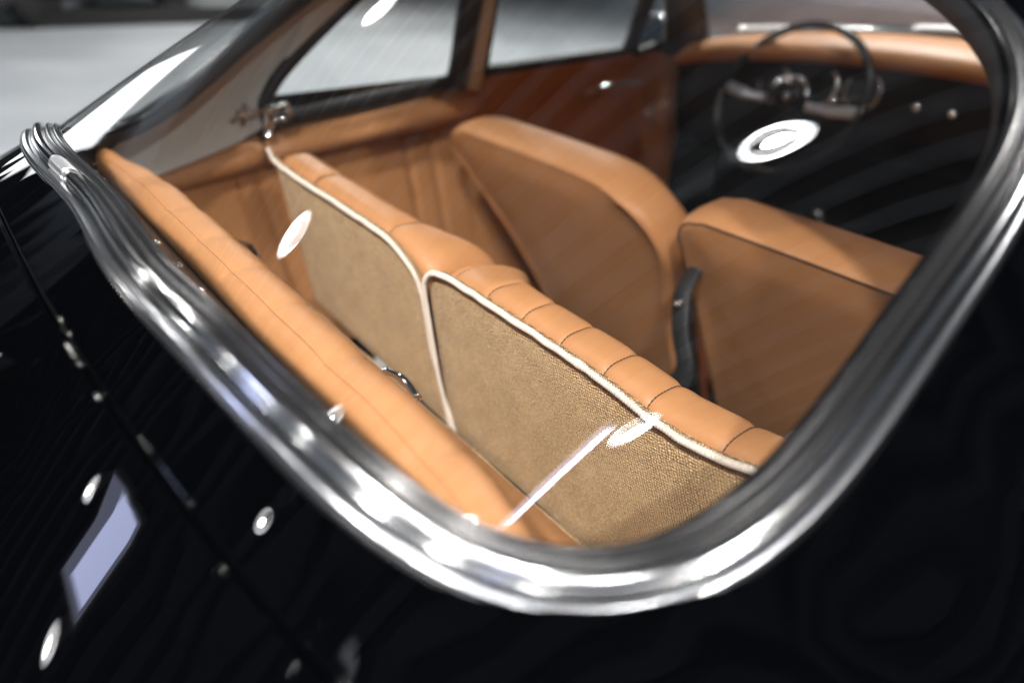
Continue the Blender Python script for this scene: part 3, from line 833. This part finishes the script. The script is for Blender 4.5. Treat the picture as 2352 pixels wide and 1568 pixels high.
slab([sp(1.024, .96, .006), sp(1.050, .96, .006), sp(1.033, 1.16, .006), sp(1.010, 1.16, .006)], .015, 'post', M['rubber_dull'], bpil)
# pillar at the windscreen
slab([sp(1.20, .94, .004), sp(1.375, .945, .004), sp(1.20, 1.12, .004), sp(1.10, 1.12, .004)], .03, 'windscreen_pillar_foot', M['rubber_dull'], car)
P = catmull([(-.66, 1.36, .93), (-.645, 1.30, 1.03), (-.59, 1.17, 1.14), (-.50, 1.08, 1.20)], 8)
v, f = tube(P, .030, 10, up=(1, 0, 0)); link('windscreen_pillar', v, f, M['paint_in'], car)
# roof rail above the side windows
for sg in (-1, 1):
    P = catmull([(sg * .57, .20, 1.13), (sg * .545, .4, 1.185), (sg * .54, .8, 1.195), (sg * .52, 1.05, 1.18)], 6)
    v, f = tube(P, .022, 8); link('roof_rail', v, f, M['paint_in'], car)

# quarter window latch
lt = bpy.data.objects.new('window_latch', None); COL.objects.link(lt); lt.parent = qw
v, f = tube(catmull([(-.592, .002, .926), (-.60, .03, .919), (-.606, .062, .918)], 6), .0042, 8); mb = MB(); mb.add(v, f)
for c, r in (((-.590, -.002, .9215), .006), ((-.588, .010, .932), .006), ((-.592, .016, .9185), .0075), ((-.606, .062, .919), .010)):
    mb.add(*ball(c, r))
v, f = tube(catmull([(-.606, .060, .918), (-.600, .085, .927), (-.60, .092, .914), (-.604, .083, .900), (-.606, .066, .897)], 6), .0055, 8); mb.add(v, f)
v, f = tube([(-.610, .060, .925), (-.622, .058, .872)], .009, 8); mb.add(v, f)
o_l = mb.build('latch_arm', M['chrome'], qw); COL.objects.unlink(lt); bpy.data.objects.remove(lt)

# ---- door
door = bpy.data.objects.new('door', None); COL.objects.link(door); door.parent = car
yy = np.linspace(.585, 1.36, 50); zz = np.linspace(.3, .935, 24); V = []
for y in yy:
    for z in zz:
        zt = z * 1.0 + (.0 + .028 * (y - .585)) * (z - .3) / .635
        x = -.693 + .010 * np.clip((z - .88) / .03, 0, 1) + .004 * math.sin((z) * 9)
        x += .006 * math.exp(-((z - .80) / .05) ** 2)
        V.append((x, y, zt))
link('door_card', V, [q[::-1] for q in grid_faces(50, 24)], M['leather'], door)
v, f = tube(catmull([(-.676, .59, .932), (-.674, .8, .941), (-.674, 1.05, .953), (-.674, 1.35, .962)], 8), .012, 8); link('sill_roll', v, f, M['leather'], door)
v, f = tube(catmull([(-.665, .90, .868), (-.650, .95, .882), (-.648, 1.02, .886), (-.652, 1.09, .883), (-.668, 1.12, .876)], 6), .0055, 8); link('handle', v, f, M['chrome'], door)
mb = MB(); mb.add(*tube(catmull([(-.672, 1.21, .80), (-.655, 1.22, .815), (-.65, 1.22, .832)], 6), .005, 8)); mb.add(*ball((-.648, 1.222, .834), .009)); mb.add(*lathe([(.016, 0), (.014, .008), (.002, .010)], (-.69, 1.20, .79), (1, 0, 0), 16))
mb.build('window_winder', M['chrome'], door)
v, f = ball((-.668, 1.33, .905), .008); link('lock_knob', v, f, M['chrome'], door)
# right door card and lining, plain, out of the picture
V = [(.672, y, z) for y in (.58, 1.4) for z in (.3, .90)]; link('door_card', V, [(0, 1, 3, 2)], M['leather'], car)
# cabin floor and front bulkhead
V, F = box((0, .75, .22), (1.36, 1.9, .04)); link('cabin_floor', V, F, M['carpet_dark'], car, smooth=False)

# ---- door mirror outside
mr = bpy.data.objects.new('door_mirror', None); COL.objects.link(mr); mr.parent = car
mc = np.array((-.84, 1.345, .972)); ax = unit(np.array((.35, -1, .12)))
v, f = lathe([(.001, -.055), (.03, -.05), (.052, -.02), (.058, 0), (.060, .004), (.054, .006)], mc, ax, 28); link('housing', v, f, M['chrome'], mr)
v, f = lathe([(.0005, .004), (.054, .004)], mc, ax, 28); link('mirror_face', v, f, M['mirrorglass'], mr)
ax_u = unit(np.cross(ax, (0, 0, 1))); ax_v = np.cross(ax_u, ax)
v, f = tube([mc + .057 * (math.cos(a) * ax_u + math.sin(a) * ax_v) + .006 * ax for a in np.linspace(0, 2 * math.pi, 32, endpoint=False)], .006, 8, up=ax, closed=True); link('mirror_ring', v, f, M['chrome'], mr)
v, f = tube([(-.83, 1.37, .92), (-.78, 1.38, .86)], .008, 8); link('stalk', v, f, M['chrome'], mr)

# ---- dashboard
dash = bpy.data.objects.new('dashboard', None); COL.objects.link(dash); dash.parent = car
X = np.linspace(-.655, .655, 60); V = []; V2 = []
for x in X:
    c = 1 - (x / .655) ** 2
    y0 = 1.24 + .17 * c ** .7; z0 = .945 + .058 * c ** .8          # rear lower edge of the pad
    y1 = 1.33 + .24 * c ** .7; z1 = .968 + .074 * c ** .8          # far upper edge
    V += [(x, y0 + .015, z0 - .028), (x, y0 - .004, z0 - .012), (x, y0, z0 + .004), (x, y0 + .02, z0 + .02 + .0), (x, (y0 + y1) / 2, (z0 + z1) / 2 + .016), (x, y1 - .02, z1 + .006), (x, y1 + .03, z1)]
    V2 += [(x, y0 + .018, z0 - .026), (x, y0 + .03, z0 - .06), (x, y0 + .045, z0 - .16), (x, y0 + .09, z0 - .26), (x, y0 + .3, z0 - .30), (x, y0 + .35, .22)]
link('dash_pad', V, [q[::-1] for q in grid_faces(60, 7)], M['leather'], dash)
link('dash_panel', V2, [q for q in grid_faces(60, 6)], M['dashpaint'], dash)
for gx_, gr in ((-.42, .045), (-.31, .052), (-.20, .045)):
    c = 1 - (gx_ / .655) ** 2; y0 = 1.24 + .17 * c ** .7; z0 = .945 + .058 * c ** .8
    v, f = lathe([(gr - .004, .004), (gr, .007), (gr + .004, .003), (gr + .005, -.01)], (gx_, y0 + .026, z0 - .085), (0, -1, .2), 24); g = link('gauge', v, f, M['chrome'], dash)
    v, f = lathe([(.0005, .002), (gr - .003, .002)], (gx_, y0 + .026, z0 - .085), (0, -1, .2), 24); link('dial', v, f, M['instrument'], g)
for q in ((-.06, 1.43, .90), (.02, 1.435, .90), (.30, 1.39, .87)):
    v, f = lathe([(.001, .022), (.009, .02), (.011, .008), (.006, 0)], q, (0, -1, .2), 14); link('switch_knob', v, f, M['chrome'], dash)

# ---- steering wheel
wh = bpy.data.objects.new('steering_wheel', None); COL.objects.link(wh); wh.parent = car
wc = np.array((-.325, 1.30, .885)); tilt = R(62)     # angle of the wheel plane from the floor
ex = np.array((1, 0, 0)); ey = np.array((0, math.cos(tilt), math.sin(tilt))); ez = np.cross(ex, ey)
def WP(a, r, h=0): return wc + r * (math.cos(a) * ex + math.sin(a) * ey) + h * ez
P = [WP(a, .189) for a in np.linspace(0, 2 * math.pi, 72, endpoint=False)]
v, f = tube(P, .0100, 12, up=ez, closed=True); link('wheel_rim', v, f, M['black'], wh)
for sg in (-1, 1):
    P = [WP(math.pi * (sg < 0) - sg * .0, .19, .0), WP(math.pi * (sg < 0) + sg * -.10, .12, .004), WP(math.pi * (sg < 0) + sg * -.22, .06, .006)]
    v, f = tube(catmull(P, 6), [.014] * 7 + [.011] * 6, 10, up=ez, flat=.4); link('spoke', v, f, M['spoke'], wh)
P = [WP(a, .050, .012) for a in np.linspace(.15, 2.9, 20)]
v, f = tube(P, .005, 8, up=ez); link('horn_ring', v, f, M['chrome'], wh)
v, f = lathe([(.001, .016), (.02, .014), (.032, .008), (.034, -.004), (.03, -.03), (.025, -.2)], wc, ez, 24); link('hub', v, f, M['black'], wh)
v, f = lathe([(.001, .019), (.008, .018), (.011, .014)], wc, ez, 24); link('horn_button', v, f, M['chrome'], wh)
v, f = tube([wc + np.array((.03, .04, -.02)), wc + np.array((.16, .05, .03))], .004, 8); link('column_stalk', v, f, M['chrome'], wh)
# gear lever and handbrake
gl = bpy.data.objects.new('gear_lever', None); COL.objects.link(gl); gl.parent = car
v, f = tube(catmull([(-.02, 1.28, .36), (-.04, 1.20, .52), (-.075, 1.12, .66)], 6), .007, 8); link('lever', v, f, M['chrome'], gl)
v, f = ball((-.078, 1.11, .675), .022); link('gear_knob', v, f, M['black'], gl)

# ---- windscreen and wipers
ws = bpy.data.objects.new('windscreen', None); COL.objects.link(ws); ws.parent = car
V = []
for s in np.linspace(0, 1, 12):
    for x in np.linspace(-1, 1, 30):
        c = 1 - x * x
        xb, yb_, zb_ = x * .64, 1.39 + .235 * c ** .7, .965 + .082 * c ** .8
        xt, yt, zt = x * .53, 1.06 + .10 * c, 1.20 + .06 * c
        V.append((xb * (1 - s) + xt * s, yb_ * (1 - s) + yt * s, zb_ * (1 - s) + zt * s))
link('glass', V, grid_faces(12, 30), M['glass'], ws)
P = np.array(V[:30]); v, f = tube(P, .010, 8); link('seal', v, f, M['rubber_dull'], ws)
def wiper(a, b, piv, label=None):
    t = bpy.data.objects.new('wiper', None); COL.objects.link(t); t.parent = car
    P = catmull([a, (np.array(a) + b) / 2 + [0, 0, .006], b], 8)
    v, f = tube(P, .0105, 8, flat=.8); link('blade', v, f, M['wiper'], t)
    v, f = tube([piv, (np.array(a) * .4 + np.array(b) * .6) + [0, .0, .008]], .0055, 8); link('arm', v, f, M['chrome'], t)
    v, f = ball(piv, .014); link('pivot', v, f, M['chrome'], t)
wiper(np.array((-.64, 1.50, 1.004)), np.array((-.243, 1.62, 1.038)), np.array((-.34, 1.66, 1.03)))
wiper(np.array((-.204, 1.62, 1.053)), np.array((.027, 1.62, 1.058)), np.array((.05, 1.66, 1.045)))

# ============================================================ THINGS FAR ACROSS THE HALL
pc = thing('parked_car', 'dark parked car far across the hall, only its wheels and sill in view', 'car', loc=(0, 0, 0))
c0 = np.array((-10.3, 1.9, 0)); dr = unit(np.array((-1.45, 1.85, 0))); sd = np.array((-dr[1], dr[0], 0))
if sd[0] > 0: sd = -sd
for k in (-1.25, 1.2):
    for s in (0, 1.45):
        p_ = c0 + dr * k + sd * s + np.array((0, 0, .33))
        v, f = lathe([(.001, .10), (.2, .10), (.31, .10), (.335, .07), (.335, -.07), (.31, -.10), (.001, -.10)], p_, sd, 28); link('wheel', v, f, M['tyre'], pc)
ang = math.atan2(dr[1], dr[0])
v, f = box(c0 + sd * .72 + np.array((0, 0, .62)), (4.1, 1.75, .75), (0, 0, ang), bev=.12); link('body', v, f, M['dark_car'], pc)
v, f = box(c0 + sd * .72 + np.array((0, 0, 1.15)), (2.2, 1.4, .5), (0, 0, ang), bev=.15); link('cabin', v, f, M['dark_car'], pc)
cab = thing('tool_cabinet', 'grey green steel cabinet far across the hall beside the parked car', 'cabinet', loc=(0, 0, 0))
v, f = box((-9.75, .45, .55), (.6, .75, 1.0), (0, 0, .1), bev=.02); link('cabinet_body', v, f, M['cabinet'], cab)
v, f = box((-9.43, .45, .75), (.03, .65, .25), (0, 0, .1), bev=.008); link('drawer', v, f, M['cabinet'], cab)
rp = thing('shade_bar', 'low black bar added for the shadow band on the floor by the parked car', 'shade bar')  # black solid standing in for the dark shadow band under the parked car
v, f = box((-9.62, 2.2, .07), (.30, 2.9, .14), (0, 0, .05), bev=.03); link('shade_bar_bed', v, f, M['tyre'], rp)
v, f = box((-9.50, 2.2, .17), (.05, 2.8, .06), (0, 0, .05), bev=.01); link('shade_bar_lip', v, f, M['tyre'], rp)
